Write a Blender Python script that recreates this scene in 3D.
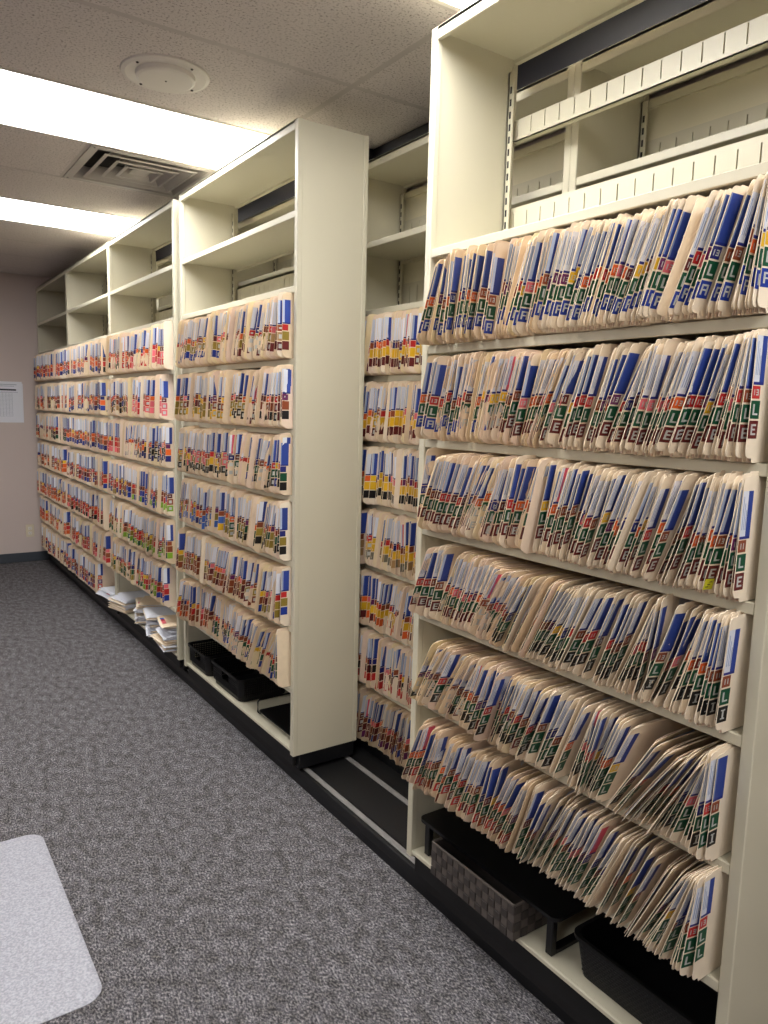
import bpy, math, random
from mathutils import Matrix, Vector

for o in list(bpy.data.objects):
    bpy.data.objects.remove(o, do_unlink=True)
scene = bpy.context.scene
COL = scene.collection
rng = random.Random(7)

# ---------------------------------------------------------------- camera
cam = bpy.data.cameras.new('camera')
cam.sensor_fit = 'VERTICAL'
cam.sensor_height = 36.0
cam.lens = 745.97 / 1024 * 36.0
cam.clip_start = 0.05
camo = bpy.data.objects.new('camera', cam)
COL.objects.link(camo)
Rt = Vector((0.82537639, -0.56403031, 0.02497238))
Up = Vector((0.05531685, 0.12480855, 0.99063761))
Fw = Vector((0.56186640, 0.81626750, -0.13421441))
camo.matrix_world = Matrix(((Rt.x, Up.x, -Fw.x, 0.0), (Rt.y, Up.y, -Fw.y, 0.0), (Rt.z, Up.z, -Fw.z, 1.4982), (0, 0, 0, 1)))
scene.camera = camo

# ---------------------------------------------------------------- world, exposure
w = bpy.data.worlds.new('world')
scene.world = w
w.use_nodes = True
w.node_tree.nodes['Background'].inputs[0].default_value = (0.5, 0.52, 0.55, 1)
w.node_tree.nodes['Background'].inputs[1].default_value = 0.05
LAMP = 12.0                     # brightness of the fluorescent diffusers
LAMP_COL = (1.0, 0.985, 0.965)
vs = scene.view_settings
vs.view_transform = 'Standard'
vs.look = 'None'
vs.gamma = 1.0
vs.use_curve_mapping = False
vs.exposure = 0.62

# ---------------------------------------------------------------- measures (metres; camera stands at x=0, y=0)
XF = 1.311           # front plane of the sliding row
DEP = 0.30           # depth of a unit
XB = 1.68            # front plane of the fixed back row
ZTOP = 2.522
ZCE = 2.64
YW = 7.627
TILE = 0.6096
YL = 3.031           # near edge of the middle ceiling light
XG = 1.484           # a ceiling grid line
SH = [0.150, 0.403, 0.652, 0.911, 1.166, 1.420, 1.682, 1.945, 2.210]
TP = 0.025           # panel thickness

# ---------------------------------------------------------------- materials
def new_mat(name):
    m = bpy.data.materials.new(name)
    m.use_nodes = True
    nt = m.node_tree
    b = nt.nodes['Principled BSDF']
    return m, nt, b

def lin(c):
    return tuple(((x / 255) / 12.92 if x / 255 <= 0.04045 else ((x / 255 + 0.055) / 1.055) ** 2.4) for x in c)

def plain(name, rgb, rough=0.5, metal=0.0, var=0.06, scale=8.0, spec=0.5, bump=0.0, bscale=200.0):
    m, nt, b = new_mat(name)
    N, L = nt.nodes, nt.links
    tc = N.new('ShaderNodeTexCoord')
    no = N.new('ShaderNodeTexNoise'); no.inputs['Scale'].default_value = scale; no.inputs['Detail'].default_value = 5
    L.new(tc.outputs['Object'], no.inputs['Vector'])
    mix = N.new('ShaderNodeMix'); mix.data_type = 'RGBA'
    c = lin(rgb)
    mix.inputs['A'].default_value = (*[x * (1 - var) for x in c], 1)
    mix.inputs['B'].default_value = (*[min(1, x * (1 + var)) for x in c], 1)
    L.new(no.outputs['Fac'], mix.inputs['Factor'])
    L.new(mix.outputs['Result'], b.inputs['Base Color'])
    b.inputs['Roughness'].default_value = rough
    b.inputs['Metallic'].default_value = metal
    b.inputs['Specular IOR Level'].default_value = spec
    if bump:
        n2 = N.new('ShaderNodeTexNoise'); n2.inputs['Scale'].default_value = bscale
        L.new(tc.outputs['Object'], n2.inputs['Vector'])
        bp = N.new('ShaderNodeBump'); bp.inputs['Strength'].default_value = bump; bp.inputs['Distance'].default_value = 0.002
        L.new(n2.outputs['Fac'], bp.inputs['Height'])
        L.new(bp.outputs['Normal'], b.inputs['Normal'])
    return m

M = {}
M['cabinet'] = plain('cream_enamel', (202, 196, 174), 0.42, var=0.03, scale=3, bump=0.04, bscale=350)
M['backpanel'] = plain('cream_back_panel', (216, 208, 180), 0.5, var=0.03, scale=3)
M['slot'] = plain('slot_black', (14, 13, 13), 0.8)
M['black'] = plain('black_steel', (15, 16, 19), 0.4, var=0.15, scale=6, spec=0.4)
M['rubber'] = plain('black_vinyl', (10, 10, 12), 0.6, var=0.2, scale=20)
M['plastic'] = plain('black_plastic', (11, 11, 13), 0.45, var=0.15, scale=15, spec=0.35)
M['riser'] = plain('black_satin_wood', (12, 12, 14), 0.33, var=0.1, scale=10)
M['navy'] = plain('navy_steel', (7, 8, 17), 0.5, var=0.1)
M['navydark'] = plain('navy_steel_dark', (5, 6, 11), 0.6, var=0.1)
M['rail'] = plain('worn_steel_rail', (150, 148, 146), 0.5, 0.35, var=0.3, scale=30)
M['wall'] = plain('pinkish_grey_paint', (202, 188, 182), 0.85, var=0.02, scale=2, bump=0.08, bscale=180)
M['baseboard'] = plain('slate_vinyl_base', (58, 64, 72), 0.5, var=0.05)
M['white_paint'] = plain('white_paint', (228, 223, 215), 0.55, var=0.02)
M['ventmetal'] = plain('vent_enamel', (176, 170, 164), 0.45, var=0.06)
M['ventdark'] = plain('vent_inside', (62, 56, 52), 0.8, var=0.3, scale=5)
M['ivory'] = plain('ivory_plastic', (214, 203, 178), 0.4, var=0.02)
M['weave_a'] = plain('woven_strap_brown', (86, 78, 73), 0.6, var=0.25, scale=60)
M['weave_b'] = plain('woven_strap_dark', (60, 54, 51), 0.6, var=0.25, scale=60)
M['paperwhite'] = plain('white_paper', (226, 228, 236), 0.8, var=0.02)
M['ink'] = plain('grey_ink', (150, 156, 172), 0.8)
M['inkdark'] = plain('dark_ink', (42, 46, 58), 0.8)
M['grid'] = plain('ceiling_grid_enamel', (200, 192, 186), 0.6, var=0.02)

def lamp_mat():
    m, nt, b = new_mat('fluorescent_diffuser')
    b.inputs['Base Color'].default_value = (0.9, 0.9, 0.9, 1)
    b.inputs['Emission Color'].default_value = (*LAMP_COL, 1)
    b.inputs['Emission Strength'].default_value = LAMP
    return m
M['lamp'] = lamp_mat()

def carpet_mat():
    m, nt, b = new_mat('tweed_carpet')
    N, L = nt.nodes, nt.links
    tc = N.new('ShaderNodeTexCoord')
    mp = N.new('ShaderNodeMapping'); mp.inputs['Rotation'].default_value = (0, 0, math.radians(20)); mp.inputs['Scale'].default_value = (1.0, 0.55, 1)
    L.new(tc.outputs['Object'], mp.inputs['Vector'])
    fine = N.new('ShaderNodeTexNoise'); fine.inputs['Scale'].default_value = 190; fine.inputs['Detail'].default_value = 3; fine.inputs['Roughness'].default_value = 0.7
    L.new(mp.outputs['Vector'], fine.inputs['Vector'])
    vor = N.new('ShaderNodeTexVoronoi'); vor.inputs['Scale'].default_value = 230
    L.new(mp.outputs['Vector'], vor.inputs['Vector'])
    r1 = N.new('ShaderNodeValToRGB')
    e = r1.color_ramp.elements
    e[0].position = 0.36; e[0].color = (*lin((60, 59, 63)), 1)
    e[1].position = 0.64; e[1].color = (*lin((176, 173, 171)), 1)
    k = r1.color_ramp.elements.new(0.50); k.color = (*lin((112, 111, 115)), 1)
    L.new(fine.outputs['Fac'], r1.inputs['Fac'])
    mx = N.new('ShaderNodeMix'); mx.data_type = 'RGBA'; mx.blend_type = 'MULTIPLY'; mx.inputs['Factor'].default_value = 0.45
    r2 = N.new('ShaderNodeValToRGB'); r2.color_ramp.elements[0].color = (1, 1, 1, 1); r2.color_ramp.elements[1].color = (0.25, 0.25, 0.27, 1)
    r2.color_ramp.elements[0].position = 0.25; r2.color_ramp.elements[1].position = 0.85
    L.new(vor.outputs['Distance'], r2.inputs['Fac'])
    L.new(r1.outputs['Color'], mx.inputs['A']); L.new(r2.outputs['Color'], mx.inputs['B'])
    big = N.new('ShaderNodeTexNoise'); big.inputs['Scale'].default_value = 34; big.inputs['Detail'].default_value = 3
    L.new(mp.outputs['Vector'], big.inputs['Vector'])
    r3 = N.new('ShaderNodeValToRGB'); r3.color_ramp.elements[0].color = (*lin((168, 164, 160)), 1); r3.color_ramp.elements[1].color = (*lin((248, 246, 250)), 1)
    r3.color_ramp.elements[0].position = 0.35; r3.color_ramp.elements[1].position = 0.65
    L.new(big.outputs['Fac'], r3.inputs['Fac'])
    m2 = N.new('ShaderNodeMix'); m2.data_type = 'RGBA'; m2.blend_type = 'MULTIPLY'; m2.inputs['Factor'].default_value = 0.8
    L.new(mx.outputs['Result'], m2.inputs['A']); L.new(r3.outputs['Color'], m2.inputs['B'])
    L.new(m2.outputs['Result'], b.inputs['Base Color'])
    b.inputs['Roughness'].default_value = 0.95
    b.inputs['Specular IOR Level'].default_value = 0.1
    bp = N.new('ShaderNodeBump'); bp.inputs['Strength'].default_value = 0.7; bp.inputs['Distance'].default_value = 0.004
    L.new(fine.outputs['Fac'], bp.inputs['Height']); L.new(bp.outputs['Normal'], b.inputs['Normal'])
    return m
M['carpet'] = carpet_mat()

def tile_mat():
    m, nt, b = new_mat('fissured_ceiling_tile')
    N, L = nt.nodes, nt.links
    ge = N.new('ShaderNodeNewGeometry')
    a = N.new('ShaderNodeTexNoise'); a.inputs['Scale'].default_value = 125; a.inputs['Detail'].default_value = 4; a.inputs['Roughness'].default_value = 0.65
    L.new(ge.outputs['Position'], a.inputs['Vector'])
    r = N.new('ShaderNodeValToRGB')
    e = r.color_ramp.elements
    e[0].position = 0.35; e[0].color = (*lin((146, 134, 127)), 1)
    e[1].position = 0.46; e[1].color = (*lin((222, 214, 209)), 1)
    L.new(a.outputs['Fac'], r.inputs['Fac'])
    L.new(r.outputs['Color'], b.inputs['Base Color'])
    b.inputs['Roughness'].default_value = 0.95
    bp = N.new('ShaderNodeBump'); bp.inputs['Strength'].default_value = 0.5; bp.inputs['Distance'].default_value = 0.003
    L.new(a.outputs['Fac'], bp.inputs['Height']); L.new(bp.outputs['Normal'], b.inputs['Normal'])
    return m
M['tile'] = tile_mat()

def manila_mat():
    m, nt, b = new_mat('manila_card')
    N, L = nt.nodes, nt.links
    ge = N.new('ShaderNodeNewGeometry')
    r = N.new('ShaderNodeValToRGB')
    cols = [(224, 200, 166), (240, 219, 188), (230, 205, 178), (245, 230, 206), (234, 208, 188), (242, 224, 180)]
    e = r.color_ramp.elements
    e[0].position = 0; e[0].color = (*lin(cols[0]), 1)
    e[1].position = 1; e[1].color = (*lin(cols[-1]), 1)
    for i in range(1, 5):
        k = e.new(i / 5); k.color = (*lin(cols[i]), 1)
    L.new(ge.outputs['Random Per Island'], r.inputs['Fac'])
    no = N.new('ShaderNodeTexNoise'); no.inputs['Scale'].default_value = 40
    L.new(ge.outputs['Position'], no.inputs['Vector'])
    mx = N.new('ShaderNodeMix'); mx.data_type = 'RGBA'; mx.blend_type = 'MULTIPLY'; mx.inputs['Factor'].default_value = 0.18
    L.new(r.outputs['Color'], mx.inputs['A']); L.new(no.outputs['Color'], mx.inputs['B'])
    mx2 = N.new('ShaderNodeMapRange')
    L.new(no.outputs['Fac'], mx2.inputs['Value']); mx2.inputs['To Min'].default_value = 0.8; mx2.inputs['To Max'].default_value = 1.05
    L.new(mx2.outputs['Result'], mx.inputs['B'])
    mx.inputs['Factor'].default_value = 0.6
    L.new(mx.outputs['Result'], b.inputs['Base Color'])
    b.inputs['Roughness'].default_value = 0.75
    b.inputs['Specular IOR Level'].default_value = 0.25
    return m
M['manila'] = manila_mat()

def attr_mat(name, rough=0.45):
    m, nt, b = new_mat(name)
    N, L = nt.nodes, nt.links
    a = N.new('ShaderNodeAttribute'); a.attribute_name = 'Col'
    ge = N.new('ShaderNodeNewGeometry')
    mr = N.new('ShaderNodeMapRange'); mr.inputs['To Min'].default_value = 0.78; mr.inputs['To Max'].default_value = 1.12
    L.new(ge.outputs['Random Per Island'], mr.inputs['Value'])
    mx = N.new('ShaderNodeMix'); mx.data_type = 'RGBA'; mx.blend_type = 'MULTIPLY'; mx.inputs['Factor'].default_value = 1
    L.new(a.outputs['Color'], mx.inputs['A']); L.new(mr.outputs['Result'], mx.inputs['B'])
    L.new(mx.outputs['Result'], b.inputs['Base Color'])
    b.inputs['Roughness'].default_value = rough
    return m
M['print'] = attr_mat('printed_sticker_paper')

def mat_plastic():
    m, nt, b = new_mat('frosted_mat_vinyl')
    N, L = nt.nodes, nt.links
    tc = N.new('ShaderNodeTexCoord')
    no = N.new('ShaderNodeTexNoise'); no.inputs['Scale'].default_value = 160; no.inputs['Detail'].default_value = 4
    L.new(tc.outputs['Object'], no.inputs['Vector'])
    r = N.new('ShaderNodeValToRGB')
    r.color_ramp.elements[0].position = 0.35; r.color_ramp.elements[0].color = (*lin((136, 137, 145)), 1)
    r.color_ramp.elements[1].position = 0.68; r.color_ramp.elements[1].color = (*lin((170, 171, 181)), 1)
    L.new(no.outputs['Fac'], r.inputs['Fac']); L.new(r.outputs['Color'], b.inputs['Base Color'])
    b.inputs['Roughness'].default_value = 0.45
    bp = N.new('ShaderNodeBump'); bp.inputs['Strength'].default_value = 0.3; bp.inputs['Distance'].default_value = 0.002
    L.new(no.outputs['Fac'], bp.inputs['Height']); L.new(bp.outputs['Normal'], b.inputs['Normal'])
    return m
M['matvinyl'] = mat_plastic()

# ---------------------------------------------------------------- mesh helpers
class MB:
    def __init__(self):
        self.v = []; self.f = []; self.m = []; self.c = []
    def face(self, idx, mi=0, col=(1, 1, 1)):
        self.f.append(idx); self.m.append(mi); self.c.append(col)
    def quad(self, a, b, c, d, mi=0, col=(1, 1, 1)):
        n = len(self.v); self.v += [a, b, c, d]; self.face((n, n + 1, n + 2, n + 3), mi, col)
    def box(self, x0, x1, y0, y1, z0, z1, ch=0.0, mi=0, col=(1, 1, 1)):
        n = len(self.v)
        if ch <= 0:
            self.v += [(x, y, z) for z in (z0, z1) for y in (y0, y1) for x in (x0, x1)]
            for q in ((0, 2, 3, 1), (4, 5, 7, 6), (0, 1, 5, 4), (2, 6, 7, 3), (0, 4, 6, 2), (1, 3, 7, 5)):
                self.face(tuple(n + i for i in q), mi, col)
            return
        lo = (x0, y0, z0); hi = (x1, y1, z1)
        ch = min(ch, 0.45 * min(x1 - x0, y1 - y0, z1 - z0))
        cid = {}
        for sx in (0, 1):
            for sy in (0, 1):
                for sz in (0, 1):
                    s = (sx, sy, sz)
                    for ax in range(3):
                        p = []
                        for k in range(3):
                            base = hi[k] if s[k] else lo[k]
                            if k != ax: base += -ch if s[k] else ch
                            p.append(base)
                        cid[(s, ax)] = len(self.v); self.v.append(tuple(p))
        for ax in range(3):
            a, b = [k for k in range(3) if k != ax]
            for sv in (0, 1):
                q = []
                for (ia, ib) in ((0, 0), (1, 0), (1, 1), (0, 1)):
                    s = [0, 0, 0]; s[ax] = sv; s[a] = ia; s[b] = ib
                    q.append(cid[(tuple(s), ax)])
                flip = (sv == 0) != (ax == 1)
                self.face(tuple(reversed(q)) if flip else tuple(q), mi, col)
        for ax in range(3):
            a, b = [k for k in range(3) if k != ax]
            for ia in (0, 1):
                for ib in (0, 1):
                    s0 = [0, 0, 0]; s0[a] = ia; s0[b] = ib; s1 = list(s0); s1[ax] = 1
                    s0 = tuple(s0); s1 = tuple(s1)
                    q = (cid[(s0, a)], cid[(s1, a)], cid[(s1, b)], cid[(s0, b)])
                    self.face(q if ((ia ^ ib) ^ (ax == 1)) else tuple(reversed(q)), mi, col)
        for s in [(i, j, k) for i in (0, 1) for j in (0, 1) for k in (0, 1)]:
            q = (cid[(s, 0)], cid[(s, 1)], cid[(s, 2)])
            self.face(q if sum(s) % 2 else tuple(reversed(q)), mi, col)
    def prism(self, pts, z0, z1, mi=0, col=(1, 1, 1)):
        n = len(self.v); k = len(pts)
        self.v += [(x, y, z0) for x, y in pts] + [(x, y, z1) for x, y in pts]
        self.face(tuple(range(n + k - 1, n - 1, -1)), mi, col)
        self.face(tuple(range(n + k, n + 2 * k)), mi, col)
        for i in range(k):
            j = (i + 1) % k
            self.face((n + i, n + j, n + k + j, n + k + i), mi, col)
    def tube(self, pts, r, seg=8, mi=0):
        n = len(self.v); rings = []
        for i, p in enumerate(pts):
            p = Vector(p)
            d = (Vector(pts[min(i + 1, len(pts) - 1)]) - Vector(pts[max(i - 1, 0)])).normalized()
            u = d.cross(Vector((0, 0, 1)))
            if u.length < 1e-3: u = d.cross(Vector((1, 0, 0)))
            u.normalize(); vv = d.cross(u)
            rings.append(len(self.v))
            for s in range(seg):
                a = 2 * math.pi * s / seg
                self.v.append(tuple(p + r * (math.cos(a) * u + math.sin(a) * vv)))
        for i in range(len(pts) - 1):
            for s in range(seg):
                t = (s + 1) % seg
                self.face((rings[i] + s, rings[i] + t, rings[i + 1] + t, rings[i + 1] + s), mi)
        self.face(tuple(rings[0] + s for s in reversed(range(seg))), mi)
        self.face(tuple(rings[-1] + s for s in range(seg)), mi)
    def lathe(self, prof, cx, cy, seg=40, mi=0):
        n = len(self.v)
        for r, z in prof:
            for s in range(seg):
                a = 2 * math.pi * s / seg
                self.v.append((cx + r * math.cos(a), cy + r * math.sin(a), z))
        for i in range(len(prof) - 1):
            for s in range(seg):
                t = (s + 1) % seg
                self.face((n + i * seg + s, n + i * seg + t, n + (i + 1) * seg + t, n + (i + 1) * seg + s), mi)
        self.face(tuple(n + s for s in reversed(range(seg))), mi)
        k = n + (len(prof) - 1) * seg
        self.face(tuple(k + s for s in range(seg)), mi)
    def mesh(self, name, mats, color=False):
        me = bpy.data.meshes.new(name)
        me.from_pydata(self.v, [], self.f)
        for mm in mats: me.materials.append(mm)
        if len(mats) > 1: me.polygons.foreach_set('material_index', self.m)
        if color:
            at = me.attributes.new('Col', 'FLOAT_COLOR', 'FACE')
            flat = []
            for c in self.c: flat += [c[0], c[1], c[2], 1.0]
            at.data.foreach_set('color', flat)
        me.update()
        return me
    def build(self, name, mats, parent=None, color=False):
        if not isinstance(mats, (list, tuple)): mats = [mats]
        return link(name, self.mesh(name, mats, color), parent)

def link(name, me, parent=None, loc=None):
    o = bpy.data.objects.new(name, me)
    COL.objects.link(o)
    if parent is not None: o.parent = parent
    if loc is not None: o.location = loc
    return o

def tag(o, label=None, cat=None, group=None, kind=None):
    if label: o['label'] = label
    if cat: o['category'] = cat
    if group: o['group'] = group
    if kind: o['kind'] = kind
    return o

def thing(name, label, cat, loc=(0, 0, 0), group=None):
    o = link(name, None, None, loc)
    return tag(o, label, cat, group)

def one(name, mats, parent, *boxes, ch=0.0):
    b = MB()
    for q in boxes: b.box(*q, ch=ch)
    return b.build(name, mats, parent)

# ---------------------------------------------------------------- the room
XL, YB = -3.39, -3.1
fl = one('floor', M['carpet'], None, (XL, XB + DEP + 0.03, YB, YW, -0.05, 0.0)); tag(fl, kind='structure')
for nm, bx in (('wall_far', (XL, 2.05, YW, YW + 0.1, 0, 2.75)), ('wall_right', (2.01, 2.11, YB, YW + 0.1, 0, 2.75)),
               ('wall_left', (XL - 0.1, XL, YB, YW + 0.1, 0, 2.75)), ('wall_near', (XL, 2.05, YB - 0.1, YB, 0, 2.75))):
    tag(one(nm, M['wall'], None, bx), kind='structure')
bb = MB(); bb.box(XL, 2.0, YW - 0.008, YW, 0, 0.088, ch=0.003); tag(bb.build('baseboard_far', M['baseboard']), kind='structure')
bb = MB(); bb.box(XL, XL + 0.008, YB, YW - 0.01, 0, 0.088, ch=0.003); tag(bb.build('baseboard_left', M['baseboard']), kind='structure')

# ceiling: slab, grid, one object for each tile
ceil = one('ceiling', M['tile'], None, (XL, 2.01, YB, YW, ZCE + 0.10, ZCE + 0.15)); tag(ceil, kind='structure')
xs = [XG + k * 2 * TILE for k in range(-4, 1)]
xs[0] = XL
ys = [YL + k * TILE for k in range(-10, 8)]
ys[0] = YB
cols = list(zip(xs[:-1], xs[1:])) + [(XG, 2.01)]
rows = list(zip(ys[:-1], ys[1:])) + [(ys[-1], YW)]
def is_light(ci, y0):
    k = round((y0 - YL) / TILE)
    return (k in (-6, -3, 0, 3) and ci == 3) or (k in (-6, 0) and ci == 1)  # left column holds unseen panels, added to brighten the room
LIGHTS = []
tile_cache = {}
for ci, (x0, x1) in enumerate(cols):
    for (y0, y1) in rows:
        if is_light(ci, y0) and y1 - y0 > 0.55 and y0 > -2.6:
            LIGHTS.append((x0, x1, y0, y1)); continue
        spans = [(x0, x1)]
        if abs(y0 - (YL + TILE)) < 0.01 and ci == 3: spans = [(x0, XG - TILE)]      # the air vent takes half of this one
        for (a, c) in spans:
            key = (round(c - a, 3), round(y1 - y0, 3))
            if key not in tile_cache:
                b = MB(); b.box(0.010, c - a - 0.010, 0.010, y1 - y0 - 0.010, 0, 0.016, ch=0.003)
                tile_cache[key] = b.mesh('ceiling_tile', [M['tile']])
            link('ceiling_tile', tile_cache[key], ceil, (a, y0, ZCE))
grid_cache = {}
for y in ys[1:]:
    b = MB(); b.box(XL, 2.01, y - 0.012, y + 0.012, ZCE + 0.0006, ZCE + 0.02); b.build('grid_bar', M['grid'], ceil)
for x in xs[1:]:
    b = MB(); b.box(x - 0.012, x + 0.012, YB, YW, ZCE + 0.0008, ZCE + 0.02); b.build('grid_bar', M['grid'], ceil)
one('grid_bar', M['grid'], ceil, (XG - TILE - 0.012, XG - TILE + 0.012, YL + TILE, YL + 2 * TILE, ZCE + 0.001, ZCE + 0.02))
one('wall_angle', M['grid'], ceil, (XL, 2.01, YW - 0.02, YW, ZCE - 0.002, ZCE + 0.001))

# fluorescent troffers; the unseen left column is added as fill
def light_label(x0, y0):
    k = round((y0 - YL) / TILE)
    if x0 < 0:
        return 'added unseen fluorescent fill panel, ' + {0: 'left of the wide panel', 3: 'left of the farther panel', -3: 'left of the corner panel', -6: 'left and behind the viewer'}[k]
    return {0: 'wide glowing fluorescent ceiling panel beside the round ceiling cover', 3: 'farther glowing fluorescent ceiling panel beyond the air vent',
            -3: 'fluorescent ceiling panel above the nearest shelving unit, only a corner showing',
            -6: 'fluorescent ceiling panel just behind the viewer over the aisle'}[k]
for (x0, x1, y0, y1) in LIGHTS:
    t = thing('ceiling_light', light_label(x0, y0), 'ceiling light', (x0, y0, ZCE), 'fluorescent ceiling panels')
    W, D_ = x1 - x0, y1 - y0
    one('frame', M['white_paint'], t, (0.005, W - 0.005, 0.005, 0.022, -0.002, 0.05), (0.005, W - 0.005, D_ - 0.022, D_ - 0.005, -0.002, 0.05),
        (0.005, 0.022, 0.022, D_ - 0.022, -0.002, 0.05), (W - 0.022, W - 0.005, 0.022, D_ - 0.022, -0.002, 0.05))
    one('diffuser', M['lamp'], t, (0.022, W - 0.022, 0.022, D_ - 0.022, 0.004, 0.01))
    one('housing', M['white_paint'], t, (0.005, W - 0.005, 0.005, D_ - 0.005, 0.05, 0.09))

# square louvred air vent
vx0, vy0 = XG - TILE, YL + TILE
t = thing('air_vent', 'square louvred ceiling air vent with nested frames beside the light panel', 'air vent', (vx0, vy0, ZCE))
def ring(b, a0, a1, z0, z1, S=TILE):
    # sloping square ring: outer inset a0 at height z0, inner inset a1 at z1
    o = [(a0, a0, z0), (S - a0, a0, z0), (S - a0, S - a0, z0), (a0, S - a0, z0)]
    i = [(a1, a1, z1), (S - a1, a1, z1), (S - a1, S - a1, z1), (a1, S - a1, z1)]
    for k in range(4):
        j = (k + 1) % 4
        b.quad(o[k], o[j], i[j], i[k]); 
        u = lambda p: (p[0], p[1], p[2] + 0.003)
        b.quad(u(i[k]), u(i[j]), u(o[j]), u(o[k]))
        b.quad(o[k], o[j], u(o[j]), u(o[k])); b.quad(i[j], i[k], u(i[k]), u(i[j]))
one('backing', M['ventdark'], t, (0.012, TILE - 0.012, 0.012, TILE - 0.012, 0.06, 0.07))
b = MB(); ring(b, 0.006, 0.045, -0.003, -0.003); ring(b, 0.045, 0.075, -0.003, 0.05); b.build('frame', M['ventmetal'], t)
for k, (a0, a1) in enumerate(((0.085, 0.145), (0.155, 0.205), (0.212, 0.25))):
    b = MB(); ring(b, a0, a0 + 0.014, -0.004, -0.006); ring(b, a0 + 0.014, a1, -0.006, 0.045); b.build('louvre', M['ventmetal'], t)
one('centre_plate', M['ventmetal'], t, (0.262, TILE - 0.262, 0.262, TILE - 0.262, 0.004, 0.008))
for dx, dy in ((0.025, 0.025), (TILE - 0.025, 0.025), (0.025, TILE - 0.025), (TILE - 0.025, TILE - 0.025)):
    b = MB(); b.lathe([(0.004, -0.0065), (0.005, -0.003)], dx, dy, 10); b.build('screw', M['rail'], t)

# round ceiling cover
t = thing('ceiling_cover', 'round white ceiling cover plate beside the wide light panel', 'ceiling cover', (0.915, 2.735, ZCE))
b = MB(); b.lathe([(0.105, -0.006), (0.135, -0.010), (0.148, -0.006), (0.150, 0.0)], 0, 0, 56); b.build('rim', M['white_paint'], t)
b = MB(); b.lathe([(0.090, -0.024), (0.099, -0.020), (0.101, -0.005)], 0, 0, 48); b.build('disc', M['white_paint'], t)
for a in (0, 90, 180, 270):
    b = MB(); r = math.radians(a + 25); b.lathe([(0.003, -0.0125), (0.005, -0.0105), (0.005, -0.009)], 0.125 * math.cos(r), 0.125 * math.sin(r), 8); b.build('screw', M['ventdark'], t)
b = MB(); b.lathe([(0.0025, -0.026), (0.004, -0.0235)], 0, 0, 8); b.build('screw', M['ventdark'], t)

# ---------------------------------------------------------------- floor track
tr = thing('floor_track', 'low black track platform with two worn steel rails along the floor', 'floor track', (0, 0, 0))
YT0, YT1 = -0.3, YW - 0.012
one('platform', M['rubber'], tr, (1.358, XB + 0.05, YT0, YT1, 0.0, 0.048), ch=0.003)
b = MB(); b.v += [(1.343, YT0, 0), (1.345, YT0, 0.030), (1.354, YT0, 0.051), (1.358, YT0, 0), (1.343, YT1, 0), (1.345, YT1, 0.030), (1.354, YT1, 0.051), (1.358, YT1, 0)]
for q in ((0, 4, 5, 1), (1, 5, 6, 2), (2, 6, 7, 3), (3, 2, 1, 0), (4, 7, 6, 5), (0, 3, 7, 4)): b.face(q)
b.build('edge_strip', M['black'], tr)
for xr in (1.383, 1.578):
    one('rail', M['rail'], tr, (xr - 0.011, xr + 0.011, YT0, YT1, 0.048, 0.0545), ch=0.002)
    one('rail_groove', M['black'], tr, (xr + 0.014, xr + 0.024, YT0, YT1, 0.048, 0.051))

# ---------------------------------------------------------------- shelving units
def shelf_mesh(W, kind='shelf', lip=0.022):
    b = MB()
    b.box(0.012, DEP - 0.008, 0.0, W, -0.012, 0.0)               # plate
    b.box(0.002, 0.012, 0.0, W, -lip, 0.0015, ch=0.002)          # front lip
    b.box(DEP - 0.012, DEP - 0.006, 0.0, W, -0.022, 0.0)
    return b.mesh(kind, [M['cabinet']])

def stop_mesh(W, z0, z1, s0, s1, pitch=0.0535):
    """slotted rear stop: bands with real slits"""
    b = MB(); xa, xb = DEP - 0.010, DEP - 0.007
    b.box(xa, xb, 0, W, z0, s0); b.box(xa, xb, 0, W, s1, z1)
    y = 0.0; n = int(W / pitch)
    off = (W - n * pitch) / 2
    edges = [0.0] + [off + k * pitch for k in range(n + 1)] + [W]
    for a, c in zip(edges[:-1], edges[1:]):
        a2 = a + (0.0018 if a > 0 else 0); c2 = c - (0.0018 if c < W else 0)
        if c2 > a2: b.box(xa, xb, a2, c2, s0, s1)
    b.box(xa, DEP + 0.012, 0, W, z0, z0 + 0.003)
    return b.mesh('back_stop', [M['cabinet']])

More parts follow.
